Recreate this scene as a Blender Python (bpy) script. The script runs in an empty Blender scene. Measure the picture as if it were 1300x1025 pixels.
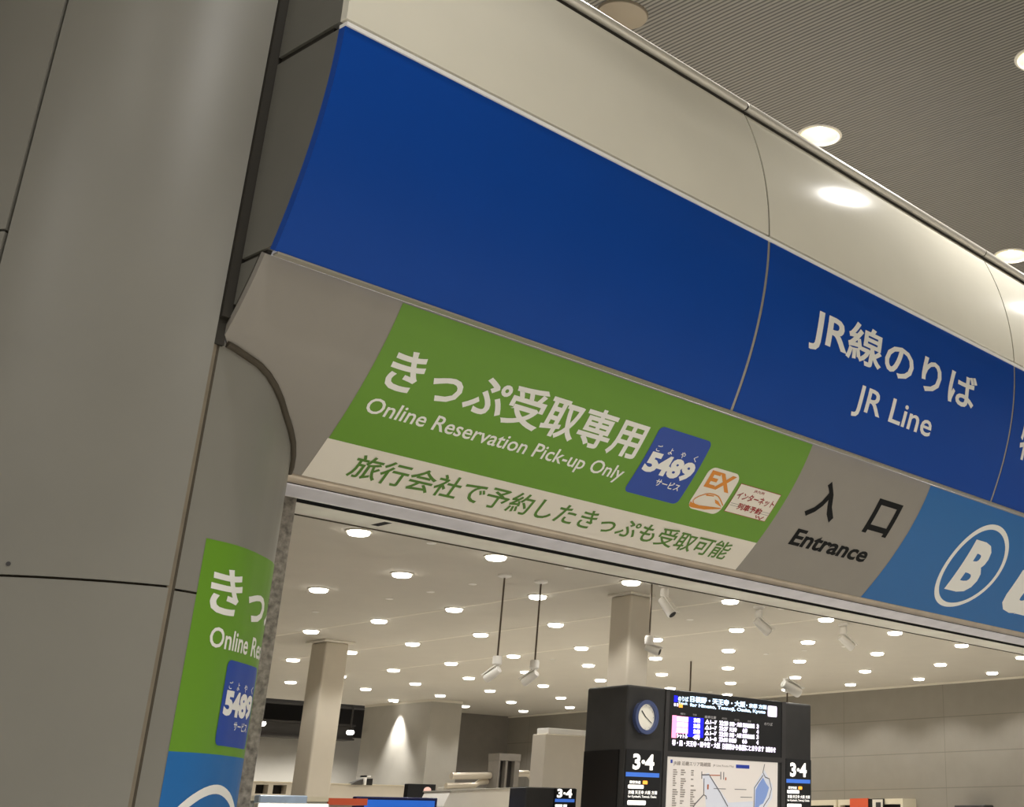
import bpy, bmesh, math, random
from mathutils import Vector, Matrix
random.seed(7)
SC = bpy.context.scene
COL = SC.collection
H = 1.6                       # eye height of the photographer; heights below are measured from the eye

# ------------------------------------------------------------------ camera
cam_d = bpy.data.cameras.new('camera')
cam = bpy.data.objects.new('camera', cam_d); COL.objects.link(cam)
YAW, PITCH, ROLL = 0.91721716, 0.39667574, -0.00348472
FPX, CX, CY = 1673.11228, 1045.79, 355.46
fwd = Vector((math.sin(YAW)*math.cos(PITCH), math.cos(YAW)*math.cos(PITCH), math.sin(PITCH)))
rgt = Vector((math.cos(YAW), -math.sin(YAW), 0)); upv = rgt.cross(fwd)
cr, sr = math.cos(ROLL), math.sin(ROLL)
down = -upv
r2_, d2_ = rgt*cr - down*sr, rgt*sr + down*cr
cam.matrix_world = Matrix(((r2_.x, -d2_.x, -fwd.x, 0), (r2_.y, -d2_.y, -fwd.y, 0), (r2_.z, -d2_.z, -fwd.z, H), (0, 0, 0, 1)))
cam_d.sensor_fit = 'HORIZONTAL'; cam_d.sensor_width = 36.0
cam_d.lens = FPX/1300*36.0
cam_d.shift_x = (650-CX)/1300
cam_d.shift_y = -(512.5-CY)/1300
cam_d.clip_end = 200
SC.camera = cam

# ------------------------------------------------------------------ world, exposure
w = bpy.data.worlds.new('world'); SC.world = w; w.use_nodes = True
w.node_tree.nodes['Background'].inputs[0].default_value = (1.0, 0.98, 0.95, 1)
w.node_tree.nodes['Background'].inputs[1].default_value = 0.40
SC.view_settings.view_transform = 'Standard'; SC.view_settings.look = 'None'
SC.view_settings.gamma = 1.0; SC.view_settings.use_curve_mapping = False
SC.view_settings.exposure = 0.5
P_BACK, P_FRONT = 42.0, 300.0       # watts of one concourse downlight, of one hall downlight
LAMP = (1.0, 0.98, 0.945)

# ------------------------------------------------------------------ materials
def lin(c):
    return tuple((v/255/12.92 if v/255 <= .04045 else ((v/255+.055)/1.055)**2.4) for v in c)
def mat(name, rgb, rough=.5, metal=0., noise=0., nscale=30., spec=.5, emit=0., bump=0., coat=0.):
    m = bpy.data.materials.new(name); m.use_nodes = True
    nt = m.node_tree; b = nt.nodes['Principled BSDF']
    c = (*lin(rgb), 1)
    b.inputs['Base Color'].default_value = c
    b.inputs['Roughness'].default_value = rough; b.inputs['Metallic'].default_value = metal
    b.inputs['Specular IOR Level'].default_value = spec
    if coat: b.inputs['Coat Weight'].default_value = coat; b.inputs['Coat Roughness'].default_value = .15
    if emit:
        b.inputs['Emission Color'].default_value = c; b.inputs['Emission Strength'].default_value = emit
    if noise or bump:
        tc = nt.nodes.new('ShaderNodeTexCoord'); n = nt.nodes.new('ShaderNodeTexNoise')
        n.inputs['Scale'].default_value = nscale; n.inputs['Detail'].default_value = 5
        nt.links.new(tc.outputs['Object'], n.inputs['Vector'])
        if noise:
            r = nt.nodes.new('ShaderNodeValToRGB')
            r.color_ramp.elements[0].position = .3; r.color_ramp.elements[1].position = .7
            r.color_ramp.elements[0].color = (*[v*(1-noise) for v in c[:3]], 1)
            r.color_ramp.elements[1].color = (*[min(1, v*(1+noise)) for v in c[:3]], 1)
            nt.links.new(n.outputs['Fac'], r.inputs['Fac']); nt.links.new(r.outputs['Color'], b.inputs['Base Color'])
        if bump:
            bp = nt.nodes.new('ShaderNodeBump'); bp.inputs['Strength'].default_value = bump; bp.inputs['Distance'].default_value = .01
            nt.links.new(n.outputs['Fac'], bp.inputs['Height']); nt.links.new(bp.outputs['Normal'], b.inputs['Normal'])
    return m
M = {}
M['fascia_white'] = mat('fascia_white', (232, 227, 211), .12, noise=.02, nscale=3, spec=.35)
M['fascia_blue'] = mat('fascia_blue', (16, 71, 162), .38, noise=.02, nscale=3, spec=.14)
M['panel_grey'] = mat('panel_grey', (148, 142, 133), .5, noise=.02, nscale=6)
M['cap_shaded_grey'] = mat('cap_shaded_grey', (108, 106, 98), .5, noise=.03, nscale=6)  # darkened below the cladding grey; the left-facing cap's shade is in this colour
M['green'] = mat('green_film', (102, 152, 28), .45)
M['cyan'] = mat('cyan_film', (14, 104, 174), .45)
M['logo_blue'] = mat('logo_blue_film', (22, 68, 164), .45)
M['film_white'] = mat('white_film', (236, 228, 214), .45)
M['letter_white'] = mat('letter_white', (244, 242, 236), .45)
M['letter_black'] = mat('letter_black', (5, 5, 5), .6, spec=.2)
M['letter_green'] = mat('letter_green', (82, 128, 34), .45)
M['letter_red'] = mat('letter_red', (160, 40, 36), .45)
M['letter_orange'] = mat('letter_orange', (222, 138, 30), .45)
M['letter_grey'] = mat('letter_grey', (120, 116, 112), .5)
M['clad'] = mat('pillar_cladding', (133, 130, 121), .36, noise=.035, nscale=2.2)
M['joint'] = mat('joint_seal', (70, 62, 48), .7, noise=.1, nscale=20)
M['dark_joint'] = mat('dark_joint', (44, 40, 32), .7)
M['jointlight'] = mat('joint_strip', (132, 121, 103), .6, noise=.12, nscale=12)
M['granite'] = mat('granite', (138, 131, 121), .35, noise=.55, nscale=42)
M['alu'] = mat('aluminium', (200, 196, 190), .28, metal=.9)
M['alu_dull'] = mat('dull_aluminium', (170, 164, 150), .5, metal=.3)
M['alu_white'] = mat('bright_aluminium_trim', (252, 250, 246), .25)  # non-metal, near-white base puts the trim's specular glint into the colour
M['steel'] = mat('brushed_steel', (222, 219, 226), .4, metal=.2, noise=.08, nscale=9)
M['steel_warm'] = mat('warm_steel', (198, 184, 166), .3, metal=.4, noise=.08, nscale=9)
M['soffit'] = mat('steel_soffit', (250, 243, 228), .42, metal=.1, noise=.09, nscale=5)
M['black'] = mat('black_gap', (10, 9, 8), .7)
M['rail'] = mat('rail_metal', (214, 209, 198), .3, metal=.3)
M['ceil_back'] = mat('ceiling_paint', (214, 207, 193), .8, noise=.015, nscale=3)
M['ceil_joint'] = mat('ceiling_joint', (236, 229, 214), .8)
M['wall'] = mat('wall_panel', (186, 181, 170), .6, noise=.03, nscale=4)
M['wall_dark'] = mat('wall_dark_panel', (128, 122, 114), .6, noise=.05, nscale=5)
M['column'] = mat('column_paint', (214, 204, 186), .55, noise=.02, nscale=5)
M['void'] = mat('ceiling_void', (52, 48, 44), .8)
M['beam'] = mat('dark_beam', (74, 70, 66), .6)
M['floor'] = mat('floor_tile', (226, 222, 213), .35, noise=.05, nscale=2)
M['outer'] = mat('hall_wall', (170, 162, 146), .6, noise=.04, nscale=2)
M['cream'] = mat('cream_paint', (226, 216, 190), .5)
M['white_plastic'] = mat('white_plastic', (252, 248, 240), .4)
M['black_metal'] = mat('black_housing', (52, 51, 50), .42, noise=.08, nscale=8)
M['black_panel'] = mat('black_panel', (20, 19, 19), .35)
M['charcoal'] = mat('charcoal_trim', (62, 60, 60), .45)
M['pole'] = mat('pole_metal', (96, 84, 70), .4, metal=.4)
M['clock_blue'] = mat('clock_blue_rim', (92, 104, 148), .25, metal=.5)
M['dial'] = mat('clock_dial', (226, 220, 204), .4, emit=.25)
M['lit_white'] = mat('lit_white', (250, 246, 238), .5, emit=.9)
M['lit_bar'] = mat('lit_blue_bar', (64, 112, 204), .5, emit=.45)
M['led_white'] = mat('led_white', (240, 228, 255), .5, emit=1.5)
M['led_ice'] = mat('led_ice', (196, 226, 255), .5, emit=1.3)
M['led_blue'] = mat('led_blue', (20, 20, 240), .5, emit=1.0)
M['led_pink'] = mat('led_pink', (255, 150, 190), .5, emit=1.0)
M['led_orange'] = mat('led_orange', (255, 160, 60), .5, emit=1.0)
M['led_dim'] = mat('led_dim', (140, 136, 134), .5, emit=.5)
M['map_paper'] = mat('map_paper', (212, 204, 196), .5, emit=.34)
M['map_line'] = mat('map_line', (112, 108, 112), .6)
M['map_text'] = mat('map_text', (160, 150, 142), .6)
M['map_lake'] = mat('map_lake', (128, 152, 204), .6, emit=.25)
M['map_pale'] = mat('map_pale', (204, 206, 214), .6, emit=.3)
M['map_blue'] = mat('map_blue', (40, 64, 168), .6, emit=.1)
M['map_orange'] = mat('map_orange', (200, 112, 72), .6)
M['slot'] = mat('dark_opening', (34, 30, 26), .8)
M['duct'] = mat('duct_metal', (206, 196, 178), .3, metal=.35)
M['screen_white'] = mat('white_screen', (255, 255, 255), .4, emit=1.3)
M['screen_blue'] = mat('blue_screen', (40, 96, 190), .3, emit=.5)
M['screen_rim'] = mat('navy_rim', (28, 34, 84), .4)
M['pale_blue'] = mat('pale_blue_sheet', (188, 208, 232), .25, noise=.08, nscale=12)
M['orange'] = mat('orange_board', (222, 96, 60), .5)
M['pink'] = mat('pale_pink_mark', (240, 196, 184), .5, emit=.3)
M['reflector'] = mat('lamp_reflector', (214, 200, 150), .3, emit=.45)
M['lamp_ring'] = mat('lamp_ring', (214, 208, 192), .35)
M['bulb'] = mat('lamp_bulb', (255, 248, 230), .3, emit=14.)
M['lens'] = mat('lamp_lens', (255, 250, 240), .3, emit=6.)
M['plate'] = mat('ceiling_plate', (136, 124, 104), .5)

def corrugated(name):
    m = bpy.data.materials.new(name); m.use_nodes = True; nt = m.node_tree; b = nt.nodes['Principled BSDF']
    tc = nt.nodes.new('ShaderNodeTexCoord'); wv = nt.nodes.new('ShaderNodeTexWave')
    wv.bands_direction = 'X'; wv.inputs['Scale'].default_value = 2*math.pi/20/0.032; wv.inputs['Distortion'].default_value = 0
    nt.links.new(tc.outputs['Object'], wv.inputs['Vector'])
    r = nt.nodes.new('ShaderNodeValToRGB')
    r.color_ramp.elements[0].position = .15; r.color_ramp.elements[0].color = (*lin((68, 66, 60)), 1)
    r.color_ramp.elements[1].position = .6; r.color_ramp.elements[1].color = (*lin((127, 123, 114)), 1)
    nt.links.new(wv.outputs['Fac'], r.inputs['Fac']); nt.links.new(r.outputs['Color'], b.inputs['Base Color'])
    bp = nt.nodes.new('ShaderNodeBump'); bp.inputs['Strength'].default_value = .5; bp.inputs['Distance'].default_value = .01
    nt.links.new(wv.outputs['Fac'], bp.inputs['Height']); nt.links.new(bp.outputs['Normal'], b.inputs['Normal'])
    b.inputs['Roughness'].default_value = .6
    return m
M['ceil_front'] = corrugated('slatted_ceiling')

def panelled(name, rgb, px, pz):
    """wall panels with thin joints every px along and pz up"""
    m = mat(name, rgb, .6, noise=.03, nscale=4); nt = m.node_tree; b = nt.nodes['Principled BSDF']
    src = b.inputs['Base Color'].links[0].from_socket
    tc = nt.nodes.new('ShaderNodeTexCoord'); sp = nt.nodes.new('ShaderNodeSeparateXYZ'); nt.links.new(tc.outputs['Object'], sp.inputs[0])
    def line(sock, period, width, off):
        a = nt.nodes.new('ShaderNodeMath'); a.operation = 'ADD'; a.inputs[1].default_value = off+1000*period; nt.links.new(sock, a.inputs[0])
        mo = nt.nodes.new('ShaderNodeMath'); mo.operation = 'MODULO'; mo.inputs[1].default_value = period; nt.links.new(a.outputs[0], mo.inputs[0])
        l = nt.nodes.new('ShaderNodeMath'); l.operation = 'LESS_THAN'; l.inputs[1].default_value = width; nt.links.new(mo.outputs[0], l.inputs[0])
        return l.outputs[0]
    a = line(sp.outputs['Y'], px, .012, 0); c = line(sp.outputs['Z'], pz, .016, -2.33)
    mx = nt.nodes.new('ShaderNodeMath'); mx.operation = 'MAXIMUM'; nt.links.new(a, mx.inputs[0]); nt.links.new(c, mx.inputs[1])
    mi = nt.nodes.new('ShaderNodeMix'); mi.data_type = 'RGBA'
    nt.links.new(mx.outputs[0], mi.inputs['Factor']); nt.links.new(src, mi.inputs[6]); mi.inputs[7].default_value = (*lin(tuple(v*.86 for v in rgb)), 1)
    nt.links.new(mi.outputs[2], b.inputs['Base Color'])
    return m
M['wall_right'] = panelled('wall_right_panels', (148, 142, 131), 2.34, .62)

# ------------------------------------------------------------------ mesh builder
class MB:
    def __init__(s): s.v = []; s.f = []; s.sm = []
    def add(s, vs, fs, smooth=False):
        o = len(s.v); s.v += [tuple(v) for v in vs]
        s.f += [tuple(i+o for i in f) for f in fs]; s.sm += [smooth]*len(fs); return s
    def box(s, x0, x1, y0, y1, z0, z1, bev=0., seg=2):
        if bev:
            bm = bmesh.new(); bmesh.ops.create_cube(bm, size=1)
            for v in bm.verts: v.co = ((x0+x1)/2+v.co.x*(x1-x0), (y0+y1)/2+v.co.y*(y1-y0), (z0+z1)/2+v.co.z*(z1-z0))
            bmesh.ops.bevel(bm, geom=bm.edges[:], offset=bev, segments=seg, affect='EDGES', profile=.5)
            bm.verts.index_update(); s.add([v.co[:] for v in bm.verts], [[v.index for v in f.verts] for f in bm.faces]); bm.free(); return s
        vs = [(x, y, z) for x in (x0, x1) for y in (y0, y1) for z in (z0, z1)]
        return s.add(vs, [(0, 1, 3, 2), (4, 6, 7, 5), (0, 4, 5, 1), (2, 3, 7, 6), (0, 2, 6, 4), (1, 5, 7, 3)])
    def grid(s, fn, nu, nv, smooth=True):
        vs = [fn(i/nu, j/nv) for i in range(nu+1) for j in range(nv+1)]
        return s.add(vs, [(i*(nv+1)+j, (i+1)*(nv+1)+j, (i+1)*(nv+1)+j+1, i*(nv+1)+j+1) for i in range(nu) for j in range(nv)], smooth)
    def solid(s, fo, fi, nu, nv):
        """closed shell between an outer and an inner surface"""
        s.grid(fo, nu, nv); s.grid(lambda a, b: fi(1-a, b), nu, nv)
        for k in (0, 1):
            s.grid(lambda a, b, k=k: Vector(fo(k, a)).lerp(Vector(fi(k, a)), b), nv, 1, False)
            s.grid(lambda a, b, k=k: Vector(fo(a, k)).lerp(Vector(fi(a, k)), b), nu, 1, False)
        return s
    def tube(s, pts, r, n=12, cap=True):
        pts = [Vector(p) for p in pts]; vs = []; fs = []
        rr = r if isinstance(r, (list, tuple)) else [r]*len(pts)
        for i, p in enumerate(pts):
            t = (pts[min(i+1, len(pts)-1)]-pts[max(i-1, 0)]).normalized()
            a = Vector((0, 0, 1)) if abs(t.z) < .9 else Vector((1, 0, 0))
            x = t.cross(a).normalized(); y = t.cross(x)
            vs += [p+(x*math.cos(k*2*math.pi/n)+y*math.sin(k*2*math.pi/n))*rr[i] for k in range(n)]
        for i in range(len(pts)-1):
            fs += [(i*n+k, i*n+(k+1) % n, (i+1)*n+(k+1) % n, (i+1)*n+k) for k in range(n)]
        s.add(vs, fs, True)
        if cap:
            s.add(vs[:n], [tuple(range(n))[::-1]]); s.add(vs[-n:], [tuple(range(n))])
        return s
    def lathe(s, c, prof, n=32, smooth=True):
        """profile of (radius, z) turned about the vertical through c"""
        vs = [(c[0]+r*math.cos(k*2*math.pi/n), c[1]+r*math.sin(k*2*math.pi/n), c[2]+z) for r, z in prof for k in range(n)]
        return s.add(vs, [(i*n+k, i*n+(k+1) % n, (i+1)*n+(k+1) % n, (i+1)*n+k) for i in range(len(prof)-1) for k in range(n)], smooth)
    def prism(s, poly, y0, y1):
        """(x, z) outline extruded in depth"""
        n = len(poly); vs = [(x, y0, z) for x, z in poly]+[(x, y1, z) for x, z in poly]
        return s.add(vs, [tuple(range(n)), tuple(range(2*n-1, n-1, -1))]+[(i, (i+1) % n, n+(i+1) % n, n+i) for i in range(n)])
    def build(s, name, m, parent=None, label=None, recalc=True):
        me = bpy.data.meshes.new(name)
        me.from_pydata([(x, y, z+H) for x, y, z in s.v], [], s.f)
        me.polygons.foreach_set('use_smooth', s.sm)
        bm = bmesh.new(); bm.from_mesh(me); bmesh.ops.remove_doubles(bm, verts=bm.verts, dist=1e-5)
        if recalc: bmesh.ops.recalc_face_normals(bm, faces=bm.faces)
        for e in bm.edges:
            if len(e.link_faces) == 2 and e.calc_face_angle(0) > .6: e.smooth = False
        bm.to_mesh(me); bm.free()
        me.materials.append(M[m] if isinstance(m, str) else m)
        return link(name, me, parent, label)
def origin(o):
    v = Vector((0, 0, 0))
    while o: v += o.location; o = o.parent
    return v
def link(name, me, parent=None, label=None):
    o = bpy.data.objects.new(name, me); COL.objects.link(o)
    if parent: o.parent = parent; o.location = -origin(parent)
    if label: o['label'] = label
    return o
def thing(name, label, cat, loc, group=None):
    o = bpy.data.objects.new(name, None); COL.objects.link(o); o.empty_display_size = .1
    o.location = (loc[0], loc[1], loc[2]+H); o['label'] = label; o['category'] = cat
    if group: o['group'] = group
    return o
def tag(o, label, cat, group=None):
    o['label'] = label; o['category'] = cat
    if group: o['group'] = group
    return o
def struct(o): o['kind'] = 'structure'; return o

# ------------------------------------------------------------------ flat artwork laid onto surfaces
def flat_bm(verts, faces, step_u, step_v):
    bm = bmesh.new(); vs = [bm.verts.new((x, y, 0)) for x, y in verts]
    for f in faces:
        try: bm.faces.new([vs[i] for i in f])
        except ValueError: pass
    xs = [v[0] for v in verts]; ys = [v[1] for v in verts]
    for lo, hi, st, no in ((min(xs), max(xs), step_u, (1, 0, 0)), (min(ys), max(ys), step_v, (0, 1, 0))):
        if not st: continue
        k = lo+st
        while k < hi-1e-6:
            bmesh.ops.bisect_plane(bm, geom=bm.verts[:]+bm.edges[:]+bm.faces[:], plane_co=(k if no[0] else 0, k if no[1] else 0, 0), plane_no=no)
            k += st
    return bm
def art(name, m, parent, surf, off, pieces, su=.08, sv=.04, label=None, clip=None):
    """pieces: list of (verts2d, faces) in surface coordinates; surf(u, v, off) -> xyz"""
    out = MB()
    for vs, fs in pieces:
        bm = flat_bm(vs, fs, su, sv)
        if clip is not None:
            bmesh.ops.bisect_plane(bm, geom=bm.verts[:]+bm.edges[:]+bm.faces[:], plane_co=(clip, 0, 0), plane_no=(1, 0, 0), clear_outer=True)
        bmesh.ops.triangulate(bm, faces=bm.faces[:])
        bm.verts.index_update()
        out.add([surf(v.co.x, v.co.y, off) for v in bm.verts], [[v.index for v in f.verts] for f in bm.faces], True); bm.free()
    return out.build(name, m, parent, label, recalc=False)
def arts(name, m, parent, surf, off, pieces, *a, **k):
    for p in pieces: art(name, m, parent, surf, off, [p], *a, **k)
def text(s, box, bold=0., shear=0., res=3):
    """letters fitted to box = (u left, u right, v top, v bottom)"""
    cu = bpy.data.curves.new('t', 'FONT'); cu.body = s; cu.bevel_depth = bold; cu.bevel_resolution = 0; cu.shear = shear; cu.resolution_u = res; cu.fill_mode = 'BOTH'
    ob = bpy.data.objects.new('t', cu); COL.objects.link(ob)
    dg = bpy.context.evaluated_depsgraph_get(); dg.update()
    me = bpy.data.meshes.new_from_object(ob.evaluated_get(dg))
    vs = [(v.co.x, v.co.y) for v in me.vertices]; fs = [tuple(p.vertices) for p in me.polygons if p.normal.z > .2]
    used = sorted({i for f in fs for i in f}); ix = {j: i for i, j in enumerate(used)}; vs = [vs[j] for j in used]; fs = [tuple(ix[j] for j in f) for f in fs]
    bpy.data.objects.remove(ob); bpy.data.curves.remove(cu); bpy.data.meshes.remove(me)
    x0 = min(v[0] for v in vs); x1 = max(v[0] for v in vs); y0 = min(v[1] for v in vs); y1 = max(v[1] for v in vs)
    u0, u1, vt, vb = box
    return [(u0+(x-x0)/(x1-x0)*(u1-u0), vb+(y-y0)/(y1-y0)*(vt-vb)) for x, y in vs], fs
def rrect(u0, u1, v0, v1, r=0., n=6):
    if not r: return [(u0, v0), (u1, v0), (u1, v1), (u0, v1)], [(0, 1, 2, 3)]
    sgn = 1 if v1 > v0 else -1
    p = []
    for cx, cy, a in ((u1-r, v1-sgn*r, 0), (u0+r, v1-sgn*r, 90), (u0+r, v0+sgn*r, 180), (u1-r, v0+sgn*r, 270)):
        for k in range(n+1):
            t = math.radians(a+90*k/n); p.append((cx+r*math.cos(t), cy+sgn*r*math.sin(t)))
    return p, [tuple(range(len(p)))]
def poly(*p): return list(p), [tuple(range(len(p)))]
def stroke(pts, wd):
    vs = []; fs = []
    n = len(pts)
    for i, p in enumerate(pts):
        a = pts[max(i-1, 0)]; b = pts[min(i+1, n-1)]
        l = math.hypot(b[0]-a[0], b[1]-a[1]) or 1; nx, ny = -(b[1]-a[1])/l*wd/2, (b[0]-a[0])/l*wd/2
        vs += [(p[0]+nx, p[1]+ny), (p[0]-nx, p[1]-ny)]
    fs = [(2*i, 2*i+1, 2*i+3, 2*i+2) for i in range(n-1)]
    return vs, fs
def ring(cx, cy, ro, ri, n=64):
    vs = [(cx+r*math.cos(2*math.pi*k/n), cy+r*math.sin(2*math.pi*k/n)) for r in (ro, ri) for k in range(n)]
    return vs, [(k, (k+1) % n, n+(k+1) % n, n+k) for k in range(n)]
def disc(cx, cy, rx, ry=None, n=32):
    ry = ry or rx
    return poly(*[(cx+rx*math.cos(2*math.pi*k/n), cy+ry*math.sin(2*math.pi*k/n)) for k in range(n)])

# ------------------------------------------------------------------ profiles of the entrance fascia
def pu(z): return ((0.01343883*z+0.19382706)*z-1.38800858)*z+5.97021355        # depth of the upper curve at height z
def pl(z): return (0.60762515*z-2.82168438)*z+7.36072302                        # depth of the lower sign panel
class Profile:
    def __init__(s, fn, z0, z1, n=60):
        s.p = [(fn(z0+(z1-z0)*i/n), z0+(z1-z0)*i/n) for i in range(n+1)]; s.s = [0.]
        for a, b in zip(s.p, s.p[1:]): s.s.append(s.s[-1]+math.hypot(b[0]-a[0], b[1]-a[1]))
        s.len = s.s[-1]
    def at(s, t):
        i = 0
        while i < len(s.s)-2 and s.s[i+1] < t: i += 1
        k = (t-s.s[i])/(s.s[i+1]-s.s[i]); a, b = s.p[i], s.p[i+1]
        ty, tz = b[0]-a[0], b[1]-a[1]; l = math.hypot(ty, tz)
        j = min(max(i+(1 if k > .5 else -1), 0), len(s.p)-2); ty2, tz2 = s.p[j+1][0]-s.p[j][0], s.p[j+1][1]-s.p[j][1]
        wgt = abs(k-.5); ty, tz = ty*(1-wgt)+ty2*wgt, tz*(1-wgt)+tz2*wgt; l = math.hypot(ty, tz)
        return a[0]+(b[0]-a[0])*k, a[1]+(b[1]-a[1])*k, tz/l, -ty/l
    def surf(s, u, v, off):
        y, z, ny, nz = s.at(v); return (u, y+ny*off, z+nz*off)
WHITE = Profile(pu, 3.545, 2.780); BLUE = Profile(pu, 2.76, 1.9); LOW = Profile(pl, 1.908, 1.3)
k = next(i for i, p in enumerate(LOW.p) if p[1] <= 1.893); D_LOW = LOW.s[k]-(1.893-LOW.p[k][1])/(LOW.p[k-1][1]-LOW.p[k][1])*(LOW.s[k]-LOW.s[k-1])
LOW.s = [v-D_LOW for v in LOW.s]; LOW.len -= D_LOW       # artwork heights are measured from the nominal top edge
XS = [2.197, 4.640, 7.097, 9.55, 12.0]
TH = .04

# ------------------------------------------------------------------ room shell
def slab(name, m, *b): o = MB().box(*b).build(name, m); return struct(o)
slab('floor', 'floor', -10, 30, -12, 31, -H-.1, -H)
CZ = 2.6                                    # concourse ceiling
FZ = 5.0                                    # hall ceiling
slab('ceiling_concourse', 'ceil_back', 2.2, 22.1, 5.09, 26.62, CZ, CZ+.15)
slab('wall_right', 'wall_right', 22.0, 22.2, 5.09, 26.7, -H, CZ)
slab('wall_left', 'wall', 2.0, 2.2, 5.6, 29.4, -H, CZ+.2)
# far end: dark recess under the slab with beams, pale wall below it
slab('wall_back', 'wall', 2.2, 22.2, 28.6, 28.8, -H, 2.06)
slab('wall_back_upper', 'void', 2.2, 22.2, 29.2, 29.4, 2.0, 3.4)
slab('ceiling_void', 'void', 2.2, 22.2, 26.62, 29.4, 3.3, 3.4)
slab('wall_back_right', 'wall_dark', 18.7, 22.2, 26.5, 26.61, -H, CZ)
slab('wall_front', 'wall', 2.2, 13.0, 4.93, 5.09, 1.25, 3.4)
slab('wall_hall_left', 'outer', -9.2, -9, -12, 6, -H, FZ)
slab('wall_hall_back', 'outer', -9, 26, -12.2, -12, -H, FZ)
# ceiling trims running with the downlight rows and along the right wall
for x in (10.536, 12.222, 14.124):
    struct(MB().box(x-.035, x+.035, 5.2, 20.5 if x > 12 else 19.0, CZ-.002, CZ+.01).build('trim_%d' % (1+[10.536, 12.222, 14.124].index(x)), 'ceil_joint'))
struct(MB().box(21.96, 22.0, 5.09, 26.5, CZ-.035, CZ).build('trim_4', 'ceil_joint'))
# hall ceiling with round openings for its downlights
FRONT = [(4.20, 5.51, 0), (7.15, 5.51, 1), (10.10, 5.51, 1), (7.22, 3.62, .55), (10.20, 3.62, .55), (4.20, 4.45, 1.8), (1.6, 3.0, .25),  # seen pair, highlight-derived pair, then two added to brighten the white panels
         (-1.4, 2.0, .15), (-4.3, 2.0, .8), (0.45, 0.9, .45), (-4.3, -1.0, .5), (1.6, -3.0, 1.2), (4.5, -5.0, 1.4),
         (7.5, -5.0, 1.4), (10.5, -5.0, 1.4), (13.5, -5.0, 1.4), (4.5, -8.0, .8), (7.5, -8.0, .8)]  # unseen fill lamps added for jamb and panels; overhead one from the pillar streak
cu = bpy.data.curves.new('c', 'CURVE'); cu.dimensions = '2D'; cu.fill_mode = 'BOTH'
def spl(pts):
    sp = cu.splines.new('POLY'); sp.points.add(len(pts)-1); sp.use_cyclic_u = True
    for p, q in zip(sp.points, pts): p.co = (q[0], q[1], 0, 1)
spl([(-10, -12), (30, -12), (30, 14), (-10, 14)])
for x, y, _ in FRONT[1:]: spl([(x+.15*math.cos(k*math.pi/20), y+.15*math.sin(k*math.pi/20)) for k in range(40)])
ob = bpy.data.objects.new('c', cu); COL.objects.link(ob); dg = bpy.context.evaluated_depsgraph_get(); dg.update()
me = bpy.data.meshes.new_from_object(ob.evaluated_get(dg)); me.name = 'ceiling'; bpy.data.objects.remove(ob)
me.materials.clear(); me.materials.append(M['ceil_front'])
me.transform(Matrix.Translation((0, 0, FZ+H)))
if me.polygons[0].normal.z > 0: me.flip_normals()
struct(link('ceiling', me))

# ------------------------------------------------------------------ entrance fascia
fa = thing('entrance_fascia', 'long curved white and blue header over the entrance with green and grey sign panel below', 'sign', (7, 4.3, 1.3))
def shell(name, P, x0, x1, s0, s1, m, th=TH, left=None, label=None):
    n = max(8, int((s1-s0)/.04))
    lx = left or (lambda v: x0)
    return MB().solid(lambda a, b: P.surf(lx(s0+(s1-s0)*b)*(1-a)+x1*a, s0+(s1-s0)*b, 0), lambda a, b: P.surf(lx(s0+(s1-s0)*b)*(1-a)+x1*a, s0+(s1-s0)*b, -th), 6, n).build(name, m, fa, label)
for i, (x0, x1) in enumerate(zip(XS, XS[1:])):
    shell('white_panel', WHITE, x0+(.006 if i else 0), x1-.006, 0, WHITE.len, 'fascia_white')
    shell('blue_panel', BLUE, x0+(.010 if i else 0), x1-.010, .014, BLUE.len, 'fascia_blue')
    if i:
        b = MB(); b.grid(lambda a, c, x0=x0: BLUE.surf(x0-.010+.020*a, BLUE.len*c, -.003), 1, 24)
        b.build('seam_strip', 'alu_dull', fa)
        b = MB(); b.grid(lambda a, c, x0=x0: WHITE.surf(x0-.007+.014*a, WHITE.len*c, -.006), 1, 24)
        b.build('seam_strip', 'joint', fa)
XE = XS[-1]
b = MB().grid(lambda a, c: WHITE.surf(XS[0]+.02+(XE-XS[0]-.02)*a, -.0+(WHITE.len+.03)*c, -TH-.004), 1, 24); b.build('backing_sheet', 'dark_joint', fa)
b = MB().solid(lambda a, c: BLUE.surf(XS[0]+(XE-XS[0])*a, -.003+.016*c, .008), lambda a, c: BLUE.surf(XS[0]+(XE-XS[0])*a, -.003+.016*c, -TH), 1, 2); b.build('bright_trim', 'alu_white', fa, 'bright aluminium trim line')
b = MB().box(XS[0]+.01, XE, 4.12, 4.152, 1.892, 1.9); b.build('ledge_trim', 'alu_dull', fa, 'dull grey ledge strip under the blue panels')
# plan of the rounded jamb (from the seam round to the granite edge)
JP = [(2.192, 4.385), (2.25, 4.393), (2.293, 4.402), (2.36, 4.416), (2.41, 4.434), (2.46, 4.460), (2.51, 4.493), (2.56, 4.533), (2.607, 4.57), (2.652, 4.612), (2.687, 4.657), (2.712, 4.70), (2.732, 4.76), (2.738, 4.83), (2.738, 4.9)]
def jamb_x(y):
    if y <= JP[0][1]: return JP[0][0]
    for a, b in zip(JP, JP[1:]):
        if a[1] <= y <= b[1]: return a[0]+(b[0]-a[0])*(y-a[1])/(b[1]-a[1])
    return JP[-1][0]
low_left = lambda v: max(XS[0], jamb_x(LOW.at(v)[0])-.03) if LOW.at(v)[0] > 4.37 else XS[0]
shell('sign_panel', LOW, XS[0], XE, -D_LOW, LOW.len, 'panel_grey', .03, low_left, 'warm grey lower sign panel')
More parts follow.
